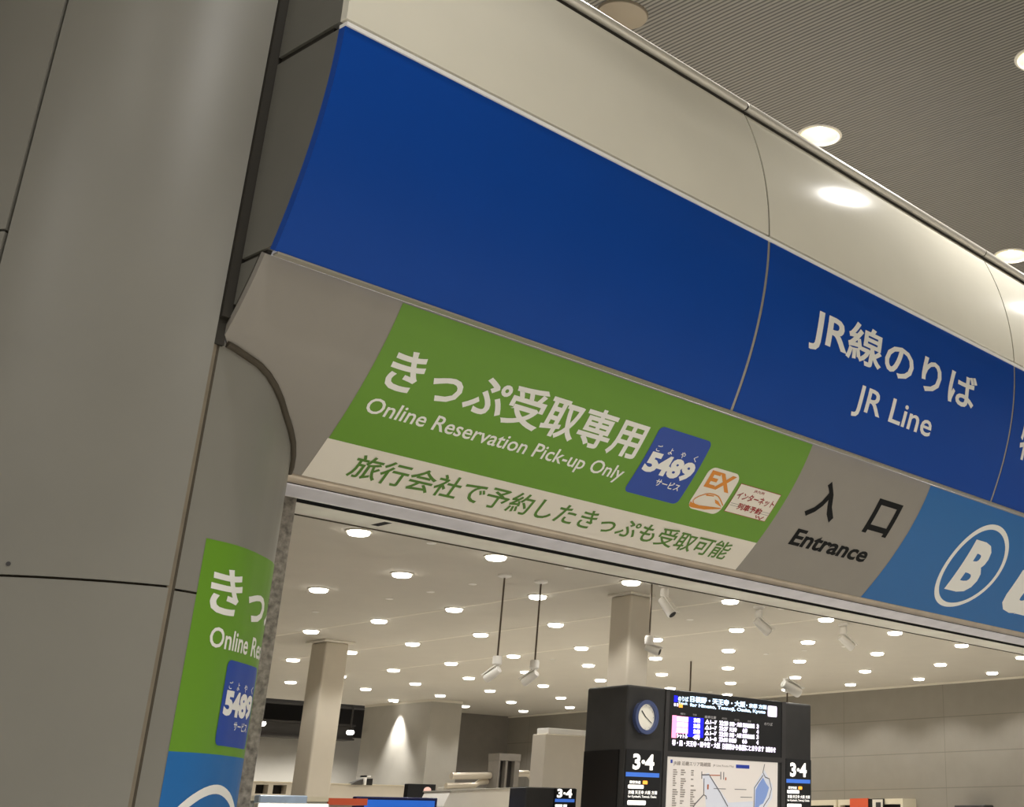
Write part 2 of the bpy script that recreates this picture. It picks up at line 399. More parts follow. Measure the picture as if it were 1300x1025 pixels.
# end cap towards the pillar, in three pieces
def cap(s0, s1, P):
    pts = [P.at(s0+(s1-s0)*k/16) for k in range(17)]
    out = [(p[0]-p[2]*TH, p[1]-p[3]*TH) for p in pts]
    q = out+[(4.345, out[-1][1]), (4.345, out[0][1])]
    q = [(min(y, 4.345), z) for y, z in q]
    b = MB(); n = len(q); X = XS[0]-.0
    b.add([(X, y, z) for y, z in q]+[(X+.03, y, z) for y, z in q], [tuple(range(n)), tuple(range(2*n-1, n-1, -1))]+[(i, (i+1) % n, n+(i+1) % n, n+i) for i in range(n)])
    return b.build('end_cap', 'cap_shaded_grey', fa)
cap(0, WHITE.len-.002, WHITE); cap(.012, BLUE.len-.012, BLUE)
k = 0
while LOW.at(k)[0] < 4.30: k += .004
cap(.004, k, LOW)
q = [(4.345, 1.70), (4.345, 3.5), (4.14, 3.5), (4.0, 3.0), (3.99, 2.6), (4.06, 2.2), (4.21, 1.90), (4.25, 1.86)]
n = len(q); b = MB().add([(XS[0]+.012, y, z) for y, z in q]+[(XS[0]+.03, y, z) for y, z in q], [tuple(range(n)), tuple(range(2*n-1, n-1, -1))]+[(i, (i+1) % n, n+(i+1) % n, n+i) for i in range(n)]); b.build('cap_backing', 'dark_joint', fa)
# dark gasket where the sign panel meets the rounded jamb
g = []
for v in [LOW.len*i/160 for i in range(161)]:
    y, z, ny, nz = LOW.at(v)
    if y > 4.3865:
        a, c = jamb_x(y-.01), jamb_x(y+.01); n = Vector((.02, -(c-a))).normalized()
        g.append((jamb_x(y)+n.x*.006, y+n.y*.006, z-.002))
MB().tube(g, .0125, 10).build('gasket', 'joint', fa, 'dark curved gasket against the pillar')
# top rail in lengths, on a dark upstand
for i, (x0, x1) in enumerate(zip(XS, XS[1:])):
    b = MB().tube([(x0+.006, 4.082, 3.594), (x1-.006, 4.082, 3.594)], .026, 18); b.build('top_rail', 'rail', fa, 'round metal rail along the top edge')
    if i: MB().tube([(x0-.006, 4.082, 3.594), (x0+.006, 4.082, 3.594)], .022, 12).build('rail_joint', 'dark_joint', fa)
MB().box(XS[0], XE, 4.092, 4.13, 3.50, 3.585).build('upstand', 'dark_joint', fa)
# bottom rail: rolled steel edge, dark slot, steel soffit of the shutter box
XR0 = 2.70
def extr(q, nm, m, lbl):
    n = len(q)
    MB().add([(XR0, y, z) for y, z in q]+[(XE, y, z) for y, z in q], [tuple(range(n)), tuple(range(2*n-1, n-1, -1))]+[(i, (i+1) % n, n+(i+1) % n, n+i) for i in range(n)]).build(nm, m, fa, lbl)
extr([(4.735, 1.302), (4.742, 1.298), (4.747, 1.290), (4.749, 1.280), (4.749, 1.2725), (4.79, 1.2725), (4.79, 1.33), (4.735, 1.33)], 'bottom_rail', 'steel_warm', 'upper brushed steel edge under the sign panel')
extr([(4.754, 1.2725), (4.754, 1.268), (4.80, 1.268), (4.80, 1.2725)], 'rail_groove', 'dark_joint', 'dark groove between the steel edges')
extr([(4.751, 1.268), (4.753, 1.263), (4.765, 1.2585), (4.79, 1.252), (4.815, 1.2455), (4.834, 1.2405), (4.834, 1.30), (4.80, 1.30), (4.80, 1.268)], 'bottom_rail', 'steel', 'lower steel edge strip')
extr([(4.834, 1.2395), (4.843, 1.2395), (4.843, 1.30), (4.834, 1.30)], 'rail_edge', 'alu_white', 'bright lower rim')
MB().box(XR0, XE, 4.843, 4.928, 1.275, 1.30).box(XR0, XE, 4.912, 4.9285, 1.241, 1.28).build('shutter_slot', 'black', fa, 'black shutter slot')
b = MB(); b.box(XR0, 3.322, 4.907, 5.09, 1.238, 1.2405); b.box(3.362, XE, 4.907, 5.09, 1.238, 1.2405); b.box(3.322, 3.362, 4.907, 4.93, 1.238, 1.2405); b.box(3.322, 3.362, 5.035, 5.09, 1.238, 1.2405)
b.build('soffit_plate', 'soffit', fa, 'pale steel soffit plate')
MB().box(XR0, XE, 5.0905, 5.096, 1.233, 1.25).build('soffit_lip', 'joint', fa)
MB().box(3.322, 3.362, 4.93, 5.035, 1.2385, 1.2405).box(3.322, 3.362, 4.93, 5.035, 1.246, 1.252).build('sensor_slot', 'slot', fa, 'small dark sensor recess')

# -------- artwork on the lower sign panel
S = LOW.surf
def lab(p, t): p['label'] = t; return p
gr = art('green_sticker', 'green', fa, S, .0012, [rrect(2.782, 5.371, -.010, .602)], .2, .04, 'green sign film')
art('lettering', 'letter_white', gr, S, .0024, [text('きっぷ受取専用', (2.852, 4.246, .146, .342), .022)], label='white Japanese lettering')
art('lettering', 'letter_white', gr, S, .0024, [text('Online Reservation Pick-up Only', (2.847, 4.243, .381, .474), .011)], label='white English lettering')
ws = art('white_sticker', 'film_white', fa, S, .0012, [rrect(2.778, 5.370, .602, .795)], .2, .04, 'white sign film strip')
art('lettering', 'letter_green', ws, S, .0024, [text('旅行会社で予約したきっぷも受取可能', (2.945, 5.226, .635, .752), .014)], label='green Japanese lettering')
def logo5489(par, s, x0, y0, k, sg, clip=None, o1=.0024, o2=.0036, su=.08):
    """blue reservation-service logo; k = scale, sg = direction of v on this surface"""
    B_ = lambda a, c, t, bt: (x0+a*k, x0+c*k, y0+sg*t*k, y0+sg*bt*k)
    r = rrect(x0-.006*k, x0+.370*k, y0-sg*.006*k, y0+sg*.368*k, .034*k); r2 = rrect(x0, x0+.364*k, y0, y0+sg*.362*k, .03*k)
    lb = art('logo_sticker', 'logo_blue', par, s, o1, [r2], su, .04, 'blue rounded logo film', clip)
    tx = [text('ご', B_(.040, .072, .088, .122), .01), text('よ', B_(.122, .150, .088, .122), .01), text('や', B_(.205, .237, .088, .122), .01), text('く', B_(.297, .321, .088, .122), .01)]
    xs = [.022, .098, .178, .258]
    for c, xx in zip('5489', xs): tx.append(text(c, B_(xx, xx+.086, .128, .236), .055))
    tx.append(text('サービス', B_(.152, .316, .252, .292), .02))
    arts('logo_lettering', 'letter_white', lb, s, o2, tx, su, .04, 'white numerals and kana', clip)
logo5489(fa, S, 4.302, .139, 1.0, 1)
ex = art('card_sticker', 'film_white', fa, S, .0024, [rrect(4.735, 4.968, .256, .501, .045)], .06, .03, 'white rounded card film')
art('lettering', 'letter_orange', ex, S, .0036, [text('EX', (4.760, 4.946, .273, .368), .035)], .06, .03, 'orange lettering')
art('train_mark', 'letter_orange', ex, S, .0036, [
    stroke([(4.788, .475), (4.765, .469), (4.752, .457), (4.754, .443), (4.772, .424), (4.801, .406), (4.828, .396), (4.865, .394), (4.893, .398), (4.914, .408), (4.94, .425), (4.962, .440)], .006),
    poly((4.739, .462), (4.755, .468), (4.81, .472), (4.962, .456), (4.962, .462), (4.86, .488), (4.765, .494), (4.745, .487)),
    poly((4.884, .419), (4.915, .424), (4.962, .452), (4.903, .438)), poly((4.812, .405), (4.866, .400), (4.866, .406), (4.812, .413))], .06, .03, 'orange train nose drawing')
cd = art('card_sticker', 'film_white', fa, S, .0024, [rrect(4.996, 5.316, .299, .467)], .06, .03, 'white square-cornered card film')
art('card_outline', 'letter_red', cd, S, .003, [rrect(4.994, 5.318, .2975, .3005), rrect(4.994, 5.318, .4655, .4685), rrect(4.994, 4.997, .2975, .4685), rrect(5.315, 5.318, .2975, .4685)], .06, .03)
arts('lettering', 'letter_red', cd, S, .0036, [text('JR九州', (5.112, 5.192, .309, .328), .01), text('インターネット', (5.012, 5.308, .340, .384), .022), text('列車予約', (5.062, 5.25, .400, .440), .03)], .06, .03, 'dark red lettering')
arts('speed_lines', 'letter_grey', cd, S, .0032, [rrect(5.003, 5.075, .412, .414), rrect(5.003, 5.066, .424, .426), rrect(5.24, 5.314, .415, .417), rrect(5.22, 5.314, .428, .430)], .06, .03)
art('tick_mark', 'letter_red', cd, S, .0036, [stroke([(5.227, .444), (5.240, .459), (5.25, .447), (5.270, .462), (5.290, .443)], .007)], .06, .03)
arts('lettering', 'letter_black', fa, S, .0012, [text('入', (5.560, 5.812, .146, .376), .03), text('口', (6.106, 6.343, .153, .374), .03)], label='black Japanese lettering')
art('lettering', 'letter_black', fa, S, .0012, [text('Entrance', (5.598, 6.297, .455, .563), .03)], label='black English lettering')
cy = art('cyan_sticker', 'cyan', fa, S, .0012, [rrect(6.515, 12.0, -.010, .795)], .3, .04, 'blue sign film')
arts('lettering', 'letter_white', cy, S, .0024, [ring(7.363, .408, .318, .282), text('B', (7.216, 7.492, .218, .600), .045), text('u', (7.915, 8.36, .325, .664), .06)], label='white letters, the first in a ring')
# -------- lettering on the blue band
S = BLUE.surf
art('lettering', 'letter_white', fa, S, .0015, [text('JR線のりば', (5.037, 6.652, .210, .460), .020)], label='white Japanese lettering')
art('lettering', 'letter_white', fa, S, .0015, [text('JR Line', (5.511, 6.262, .530, .708), .012)], label='white English lettering')
art('lettering', 'letter_white', fa, S, .0015, [text('特急', (7.235, 7.75, .330, .580), .020)], label='white Japanese lettering')

# ------------------------------------------------------------------ round pillar left of the entrance
pi_ = thing('round_pillar', 'broad round pillar clad in curved grey panels left of the entrance', 'pillar', (2.42, 5.436, -H))
PC, PR = (2.42, 5.436), 1.1
def circ(t0, t1, n=24, r=PR): return [(PC[0]-r*math.sin(math.radians(t0+(t1-t0)*i/n)), PC[1]-r*math.cos(math.radians(t0+(t1-t0)*i/n))) for i in range(n+1)]
def plan_surf(pts):
    L = [0.]
    for a, b in zip(pts, pts[1:]): L.append(L[-1]+math.hypot(b[0]-a[0], b[1]-a[1]))
    T = []
    for i in range(len(pts)):
        a = pts[max(i-1, 0)]; b = pts[min(i+1, len(pts)-1)]; l = math.hypot(b[0]-a[0], b[1]-a[1]); T.append(((b[1]-a[1])/l, -(b[0]-a[0])/l))
    def f(u, z, off):
        i = 0
        while i < len(L)-2 and L[i+1] < u: i += 1
        k = (u-L[i])/(L[i+1]-L[i]); nx = T[i][0]*(1-k)+T[i+1][0]*k; ny = T[i][1]*(1-k)+T[i+1][1]*k
        return (pts[i][0]*(1-k)+pts[i+1][0]*k+nx*off, pts[i][1]*(1-k)+pts[i+1][1]*k+ny*off, z)
    return f, L[-1]
def clad(pts, z0, z1, m='clad', th=.02, nu=None):
    f, L = plan_surf(pts); nu = nu or len(pts)*2
    return MB().solid(lambda a, b: f(L*a, z0+(z1-z0)*b, 0), lambda a, b: f(L*a, z0+(z1-z0)*b, -th), nu, 2).build('cladding_panel', m, pi_)
mainp = circ(50.9, 13.5)
sidep = circ(120, 51.6)
for z0, z1 in ((-H, .7445), (.7525, 3.4), (3.408, FZ)): clad(mainp, z0, z1)
for z0, z1 in ((-H, -.4), (-.392, 1.921), (1.931, 4.2), (4.208, FZ)): clad(sidep, z0, z1)
f, L = plan_surf(circ(200, 12.2, 60, PR-.022)); MB().grid(lambda a, b: f(L*a, -H+(FZ+H)*b, 0), 60, 2).build('joint_backing', 'joint', pi_)
JS, JL = plan_surf(JP)
def jclad(z0, z1): 
    return MB().solid(lambda a, b: JS(JL*a, z0+(z1-z0)*b, 0), lambda a, b: JS(JL*a, z0+(z1-z0)*b, -.02), 40, 2).build('jamb_panel', 'clad', pi_, 'rounded grey jamb panel')
jclad(-H, .741); jclad(.749, 1.62)
f, L = plan_surf([(2.160, 4.374), (2.178, 4.380), (2.194, 4.392)]); MB().grid(lambda a, b: f(L*a, -H+(3.2)*b, 0), 4, 1).build('seam_strip', 'jointlight', pi_, 'grey-brown seam strip')
MB().box(2.164, 2.202, 4.372, 4.40, 1.60, 1.70).box(2.166, 2.26, 4.352, 4.40, 1.70, FZ).build('seam_strip', 'dark_joint', pi_, 'dark seam strip')
MB().box(2.3, 2.872, 4.882, 5.10, -H, 1.262, .004, 1).build('granite_edge', 'granite', pi_, 'speckled granite door edge')
MB().grid(lambda a, b: JS(.04+(JL-.06)*a, .7412+.0076*b, -.012), 24, 1).build('joint_seal', 'joint', pi_)
# screw holes on the cladding
for th_, z in ((37.9, .785), (36.0, .424)):
    x, y = circ(th_, th_, 1)[0]; n = Vector((-math.sin(math.radians(th_)), -math.cos(math.radians(th_)), 0)); p = Vector((x, y, z))
    MB().tube([p-n*.002, p+n*.0025], .007, 10).build('screw', 'charcoal', pi_)
# film wrapped on the jamb
S = JS; CL = .80
gp = art('green_sticker', 'green', pi_, S, .0012, [rrect(.085, CL, .930, .245)], .02, .3, 'green sign film')
art('lettering', 'letter_white', gp, S, .0024, [text('きっぷ受取専用', (.135, 1.60, .853, .682), .022)], .02, .1, 'white Japanese lettering', CL)
art('lettering', 'letter_white', gp, S, .0024, [text('Online Reservation Pick-up Only', (.166, 1.38, .648, .560), .016)], .02, .1, 'white English lettering', CL)
logo5489(pi_, S, .279, .551, .765, -1, CL, su=.02)
cp = art('cyan_sticker', 'cyan', pi_, S, .0012, [rrect(.085, CL, .245, -.9)], .02, .4, 'blue sign film')
arts('lettering', 'letter_white', cp, S, .0024, [ring(.345, -.135, .287, .258), text('B', (.215, .47, .04, -.31), .045)], .02, .1, 'white ringed letter', CL)

# ------------------------------------------------------------------ hall downlights: two seen above the header, unseen ones mostly added to brighten it
def spot(name, par, p, watts, angle, blend, rad=.08, aim=None):
    l = bpy.data.lights.new(name, 'SPOT'); l.energy = watts; l.color = LAMP; l.spot_size = math.radians(angle); l.spot_blend = blend; l.shadow_soft_size = rad
    o = bpy.data.objects.new(name, l); COL.objects.link(o)
    if par: o.parent = par; o.location = Vector((p[0], p[1], p[2]+H))-origin(par)
    if aim: o.rotation_euler = Vector(aim).to_track_quat('-Z', 'Y').to_euler()
    return o
def hall_light(x, y, k, label):
    t = thing('recessed_downlight', label, 'ceiling light', (x, y, FZ), 'recessed downlights in the hall ceiling')
    MB().lathe((x, y, FZ), [(.147, .012), (.147, -.004), (.152, -.010), (.168, -.008), (.174, 0)], 40).build('trim_ring', 'lamp_ring', t)
    MB().lathe((x, y, FZ), [(.148, 0), (.140, .05), (.122, .10), (.100, .14), (.098, .145), (.085, .19), (.05, .21), (0, .215)], 40).build('reflector', 'reflector', t, 'bright lamp reflector')
    MB().lathe((x, y, FZ), [(0, .05), (.022, .055), (.036, .075), (.040, .10), (.034, .14), (.024, .17), (.024, .215)], 20).build('bulb', 'bulb', t, 'glowing bulb')
    spot('lamp', t, (x, y, FZ+.03), P_FRONT*k, 150, .6, .04)
    return t
lb = {(7.15, 5.51): 'recessed round downlight with glowing bulb above the joint of the white header panels', (10.1, 5.51): 'recessed round downlight cut by the right photo edge above the header'}
for x, y, k in FRONT[1:]:
    hall_light(x, y, k, lb.get((x, y), 'unseen round downlight placed in the slatted hall ceiling for its light'))
pt = MB().lathe((5.04, 5.53, FZ), [(0, -.022), (.150, -.022), (.163, -.018), (.170, -.004), (.170, .0)], 40).build('ceiling_plate', 'plate')
tag(pt, 'unlit round blank plate in the slatted ceiling above the white header', 'ceiling plate')

# ------------------------------------------------------------------ concourse downlights
ROWS = [(7.066, 10.875, [0]), (8.647, 13.954, [0, 1, 2]), (10.536, 17.043, [0, 1, 2, 3, 4]), (12.222, 20.171, [0, 1, 2, 3, 4, 6]), (14.124, 23.278, list(range(9))), (15.74, 23.292, list(range(9))),
        (17.496, 24.846, list(range(10))), (19.378, 24.881, [0, 1, 2, 4, 5, 6, 7, 8, 9]), (21.033, 24.861, [0, 1, 4, 5, 6, 7, 8])]
ORD = ['first', 'second', 'third', 'fourth', 'fifth', 'sixth', 'seventh', 'eighth', 'ninth', 'tenth']
lens_me = MB().lathe((0, 0, -H), [(0, -.040), (.085, -.040), (.096, -.034), (.100, -.024), (.100, 0)], 28).build('lens', 'lens'); ring_me = MB().lathe((0, 0, -H), [(.100, -.012), (.118, -.012), (.124, -.006), (.124, 0)], 28).build('trim_ring', 'lamp_ring')
L0, R0 = lens_me.data, ring_me.data; bpy.data.objects.remove(lens_me); bpy.data.objects.remove(ring_me)
for ri, (x, y0, ks) in enumerate(ROWS):
    for n, k in enumerate(ks):
        y = y0-1.56005*k
        who = 'only visible one' if len(ks) == 1 else ORD[n]+' from left'
        t = thing('downlight', 'small lit round downlight, %s in the %s row behind the entrance header' % (who, ORD[ri]), 'ceiling light', (x, y, CZ), 'lit downlights in the concourse ceiling')
        for nm, me in (('lens', L0), ('trim_ring', R0)):
            o = bpy.data.objects.new(nm, me); COL.objects.link(o); o.parent = t
        spot('lamp', t, (x, y, CZ-.05), P_BACK*(1.4 if ri == 8 else 1), 60 if ri == 6 and k == 0 else 122, .5 if ri == 8 else .45, .05)
# the same lattice carried on towards the doorway, unseen, added to light soffit and floor
for x, y0, k0 in ((8.647, 13.954, 3), (10.536, 17.043, 5), (12.222, 20.171, 7), (14.124, 23.278, 9), (15.74, 23.292, 9)):
    for k in (k0, k0+1):
        y = y0-1.56005*k
        t = thing('downlight', 'lit round concourse downlight close behind the header, hidden from the hall by it', 'ceiling light', (x, y, CZ), 'downlights hidden behind the header')
        for nm, me in (('lens', L0), ('trim_ring', R0)):
            o = bpy.data.objects.new(nm, me); COL.objects.link(o); o.parent = t
        spot('lamp', t, (x, y, CZ-.05), P_BACK, 120, .12, .05)
# wall washer grazing the far wall block
t = thing('wall_washer', 'small ceiling spotlight throwing a cone onto the far wall block', 'ceiling light', (17.78, 25.18, CZ))
MB().lathe((17.78, 25.18, CZ), [(0, -.02), (.05, -.02), (.06, -.012), (.06, 0)], 20).build('lens', 'lens', t)
MB().lathe((17.78, 25.18, CZ), [(.06, -.014), (.08, -.014), (.085, 0)], 20).build('trim_ring', 'lamp_ring', t)
spot('lamp', t, (17.78, 25.18, CZ-.03), 230, 62, .9, .03, (.06, 0, -1))
# two small lamps slung under the beams of the dark recess
for (x, z, l) in ((15.92, 2.13, 'small bright lamp in the dark recess beside the granite door edge'), (18.06, 2.06, 'small bright lamp under the dark beams right of the far square column')):
    t = thing('hanging_lamp', l, 'lamp', (x, 27.1, z))
    MB().lathe((x, 27.1, z), [(0, -.05), (.05, -.045), (.08, -.02), (.085, .01), (.07, .04)], 20).build('lens', 'lens', t)
    MB().lathe((x, 27.1, z), [(.07, .04), (.08, .05), (.05, .08), (.02, .09), (.02, 3.28-z)], 16).build('stem', 'beam', t)
    spot('lamp', t, (x, 27.1, z-.07), 130, 160, .5, .05)

# ------------------------------------------------------------------ far end
cb = thing('wall_block', 'pale square wall block with a cone of light on its left face', 'wall block', (18.3, 25.3, -H))
MB().box(17.95, 18.74, 24.15, 26.5, -H, CZ).build('core', 'wall', cb)
MB().box(17.94, 18.75, 24.14, 26.5, CZ-.05, CZ).build('top_trim', 'ceil_joint', cb)
for z, z1, y, l in ((2.62, 2.95, 27.3, 'upper dark beam across the ceiling recess at the far end'), (1.97, 2.27, 27.9, 'lower dark beam above the pale far wall')):
    b = MB().box(2.2, 18.68, y, y+.3, z, z1, .01, 1); b.box(2.2, 18.68, y-.06, y+.36, z-.02, z+.02); b.box(2.2, 18.68, y-.06, y+.36, z1-.02, z1+.02)
    tag(b.build('steel_girder', 'beam'), l, 'beam')
lw = thing('low_wall', 'long beige low wall with two dark square openings at the far end', 'wall', (14.5, 22.1, -H))
b = MB()
xs = [11.5, 12.99, 13.22, 13.31, 13.56, 16.5]
b.box(11.5, 16.5, 22, 22.15, -H, .62); b.box(11.5, 16.5, 22, 22.15, .765, .80)
for a, c in ((0, 1), (2, 3), (4, 5)): b.box(xs[a], xs[c], 22, 22.15, .62, .765)
b.build('core', 'column', lw); MB().box(12.9, 13.7, 22.15, 22.4, .58, .79).build('opening_back', 'slot', lw, 'dark openings')
MB().box(11.5, 16.5, 21.98, 22.17, .80, .815).build('coping', 'cream', lw)
def column(cx, cy, a, ca, l):
    t = thing('square_column', l, 'column', (cx, cy, -H))
    MB().box(cx-a, cx+a, cy-a, cy+a, -H, CZ-.03, .025, 3).build('shaft', 'column', t)
    b = MB().box(cx-ca, cx+ca, cy-ca, cy+ca, CZ-.03, CZ, .006, 1); b.build('ceiling_trim', 'ceil_joint', t)
column(11.39, 17.87, .19, .25, 'pale square column nearest the granite door edge, meeting the ceiling')
column(11.20, 11.47, .168, .2, 'pale square column rising behind the black information board')
# service cabinet with two dark slots, duct pipes, notice partition
cb2 = thing('slotted_cabinet', 'tall grey cabinet with two dark vertical slots in front of the far wall', 'cabinet', (17.52, 21.15, -H))
b = MB(); b.box(17.27, 17.31, 21, 21.3, -H, 1.264); b.box(17.66, 17.78, 21, 21.3, -H, 1.264); b.box(17.44, 17.49, 21, 21.3, -H, 1.264); b.box(17.265, 17.785, 20.99, 21.31, 1.265, 1.39); b.box(17.312, 17.658, 21.21, 21.3, -H, 1.262)
b.build('frame', 'wall_dark', cb2)
b = MB().box(17.31, 17.44, 21.1, 21.2, -H, 1.265); b.box(17.49, 17.66, 21.1, 21.2, -H, 1.265); b.build('slot_panel', 'slot', cb2, 'dark recessed slots')
for pts, r, l in (([(16.36, 21.2, .965), (17.26, 21.2, 1.0)], .06, 'upper shiny duct pipe left of the slotted cabinet'), ([(16.30, 21.25, .80), (16.95, 21.25, .82), (17.05, 21.25, .875), (17.24, 21.25, .895)], .05, 'lower bent duct pipe left of the slotted cabinet'), ([(17.80, 21.2, 1.05), (18.16, 21.2, 1.06), (18.24, 21.2, 1.03), (18.32, 21.2, .93), (18.40, 21.2, .92), (18.9, 21.2, .95)], .06, 'bent duct pipe between the slotted cabinet and the beige partition')):
    tag(MB().tube(pts, r, 14).build('duct_pipe', 'duct'), l, 'pipe')
tag(MB().box(16.3, 18.6, 21.3, 21.5, -H, .78, .02, 2).build('plinth_box', 'wall'), 'grey plinth carrying the duct pipes at the far end', 'plinth')
np_ = thing('partition_board', 'tall beige partition panel left of the black information board', 'partition', (11.85, 13, -H))
MB().box(11.38, 12.3, 13, 13.25, -H, 1.115, .01, 1).build('panel', 'column', np_); MB().box(11.43, 12.3, 13.02, 13.23, 1.115, 1.185, .006, 1).build('cap_rail', 'white_plastic', np_)
gc = thing('ticket_gate_cabinet', 'pale grey flat-topped gate cabinet left of the small black sign', 'cabinet', (11.4, 14.3, -H))
MB().prism([(10.73, -H), (10.73, .30), (10.82, .475), (11.98, .53), (11.98, -H)], 14, 14.5).build('body', 'white_plastic', gc); MB().prism([(10.80, .462), (10.80, .478), (11.98, .538), (11.98, .522)], 13.98, 14.52).build('top', 'wall', gc)

# flat writing on upright boards
def front(y): return lambda u, v, off: (u, y-off, v)
# small black gate sign
gs = thing('gate_sign', 'small low black sign reading 3·4 between grey cabinet and information board', 'sign', (11.1, 12.6, -H))
MB().box(10.716, 11.475, 12.5, 12.8, -H, .483, .01, 1).build('housing', 'black_metal', gs)
MB().box(11.13, 11.466, 12.487, 12.5, -.2, .474).build('number_panel', 'black_panel', gs)
F = front(12.487)
art('lettering', 'lit_white', gs, F, .002, [text('3·4', (11.164, 11.397, .472, .375), .04)], 0, 0, 'white lit numerals')
art('blue_bar', 'lit_bar', gs, F, .002, [rrect(11.138, 11.44, .362, .328)], 0, 0, 'blue bar')
arts('caption', 'lit_white', gs, F, .002, [rrect(11.146, 11.258, .302, .276), rrect(11.275, 11.327, .302, .268)], 0, 0)

# ------------------------------------------------------------------ information board
Y = 10.4
ib = thing('information_board', 'large black station information board with clock, departure display and route map', 'information board', (11.73, 10.7, -H))
b = MB(); q = [(10.18, Y), (10.80, Y), (13.30, Y), (13.30, 11.02), (10.18, 11.02)]
b.box(10.18, 13.30, Y, 11.02, -H, 1.435, .025, 3); b.build('housing', 'black_metal', ib)
b = MB().box(10.745, 10.80, Y-.012, Y+.02, -H, 1.43); b.box(12.72, 12.795, Y-.012, Y+.02, -H, 1.43); b.box(10.80, 12.72, Y-.012, Y+.02, .745, .80); b.build('frame_bar', 'charcoal', ib, 'dark grey frame bars')
b = MB().box(10.17, 10.185, 10.48, 11.0, -H, .79); b.build('side_panel', 'black_panel', ib)
F = front(Y)
for x0, x1, dx in ((10.195, 10.71, 0), (12.808, 13.285, 2.59)):
    MB().box(x0, x1, Y-.008, Y+.02, -H, .795).build('number_panel', 'black_panel', ib)
    F8 = front(Y-.008)
    o = art('lettering', 'lit_white', ib, F8, .002, [text('3·4', (10.292+dx, 10.606+dx, .755, .598), .04)], 0, 0, 'white lit numerals')
    art('blue_bar', 'lit_bar', ib, F8, .002, [rrect(x0+.005, x1-.02, .572, .530)], 0, 0, 'blue bar')
    arts('caption', 'lit_white', ib, F8, .002, [text('関空快速', (10.262+dx, 10.42+dx, .492, .462), .02), rrect(10.238+dx, 10.466+dx, .452, .415, .012), text('京橋 天王寺 大阪 方面', (10.246+dx, 10.668+dx, .398, .362), .02), text('for Kyobashi, Tennoji, Osaka', (10.246+dx, 10.66+dx, .352, .322), .01), rrect(10.242+dx, 10.508+dx, .302, .259, .012)], 0, 0, 'small white captions')
    art('mark', 'led_orange', ib, F8, .002, [rrect(10.45+dx, 10.52+dx, .494, .460, .008)], 0, 0, 'small orange mark')
# clock
cx, cz = 10.435, 1.12
def dial_ring(ro, ri, y0, y1, m, nm, par, n=48):
    b = MB(); vs = []
    for (r, y) in ((ro, y0), (ro, y1), (ri, y1), (ri, y0)):
        vs += [(cx+r*math.cos(2*math.pi*k/n), y, cz+r*math.sin(2*math.pi*k/n)) for k in range(n)]
    b.add(vs, [(i*n+k, i*n+(k+1) % n, (i+1) % 4*n+(k+1) % n, (i+1) % 4*n+k) for i in range(4) for k in range(n)]); return b.build(nm, m, par)
ck = dial_ring(.172, .132, Y, Y-.05, 'clock_blue', 'clock', ib); ck['label'] = 'round clock with blue rim'
art('dial', 'dial', ck, F, .02, [disc(cx, cz, .134)], 0, 0, 'cream dial')
art('hour_marks', 'map_line', ck, F, .022, [stroke([(cx+.112*math.sin(k*math.pi/6), cz+.112*math.cos(k*math.pi/6)), (cx+.124*math.sin(k*math.pi/6), cz+.124*math.cos(k*math.pi/6))], .005) for k in range(12)], 0, 0)
art('hand', 'letter_black', ck, F, .024, [stroke([(cx, cz), (cx-.062, cz+.062)], .013)], 0, 0)
art('hand', 'letter_black', ck, F, .026, [stroke([(cx-.02, cz+.014), (cx+.088, cz-.055)], .009)], 0, 0)
# departure display
MB().box(10.80, 12.72, Y-.006, Y+.02, .80, 1.425).build('display_panel', 'black_panel', ib)
F = front(Y-.006); dp = bpy.data.objects['display_panel']
arts('header_lettering', 'led_ice', dp, F, .002, [text('のりば', (10.935, 11.10, 1.372, 1.318), .04), text('Track', (10.935, 11.09, 1.312, 1.285), .02), text('日根野・天王寺・大阪', (11.125, 12.06, 1.385, 1.318), .045), text('・京都 方面', (12.07, 12.44, 1.372, 1.322), .04), text('for Hineno, Tennoji, Osaka, Kyoto', (11.125, 12.42, 1.312, 1.262), .035)], 0, 0, 'pale blue lit header')
arts('header_icon', 'led_white', dp, F, .002, [rrect(12.462, 12.626, 1.368, 1.248, .015), rrect(10.875, 10.90, 1.292, 1.262), rrect(10.915, 10.94, 1.292, 1.262)], 0, 0, 'white lit icons')
arts('header_icon', 'led_blue', dp, F, .002, [rrect(10.872, 10.925, 1.37, 1.305)], 0, 0, 'blue lit icon')
arts('header_icon', 'led_orange', dp, F, .002, [rrect(10.95, 11.01, 1.296, 1.252)], 0, 0, 'orange lit icon')
arts('column_heads', 'led_dim', dp, F, .002, [text('種別', (10.98, 11.06, 1.20, 1.178)), text('列車', (11.18, 11.24, 1.20, 1.178)), text('乗車位置', (11.37, 11.56, 1.195, 1.165), .02), text('時刻', (11.66, 11.74, 1.19, 1.168)), text('行先', (11.87, 11.96, 1.186, 1.164)), text('停車', (12.10, 12.16, 1.184, 1.162)), text('のりば', (12.40, 12.55, 1.18, 1.145), .02)], 0, 0)
arts('row_field', 'led_blue', dp, F, .0015, [rrect(11.105, 11.355, 1.162, .958)], 0, 0, 'blue lit field')
arts('row_field', 'led_pink', dp, F, .0015, [rrect(10.855, 10.925, 1.166, .935), rrect(10.925, 11.11, 1.162, .985)], 0, 0, 'pink lit field')
kinds = ['関空快速', '紀州路快', '関空快速', 'シャトル']; trip = ['△1~7', '△1~7', '△1~7', '△1~8']; tm = ['22:20', '22:27', '22:50', '23:00']; ds = ['京橋・大阪', '天王寺', '京橋・大阪', '日根野']; ds2 = ['環状線直通', '各停', '環状線直通', 'のみ']; pn = ['3', '4', '3', '4']; no = ['京橋', '京橋', '京橋', '4両']
tx = []
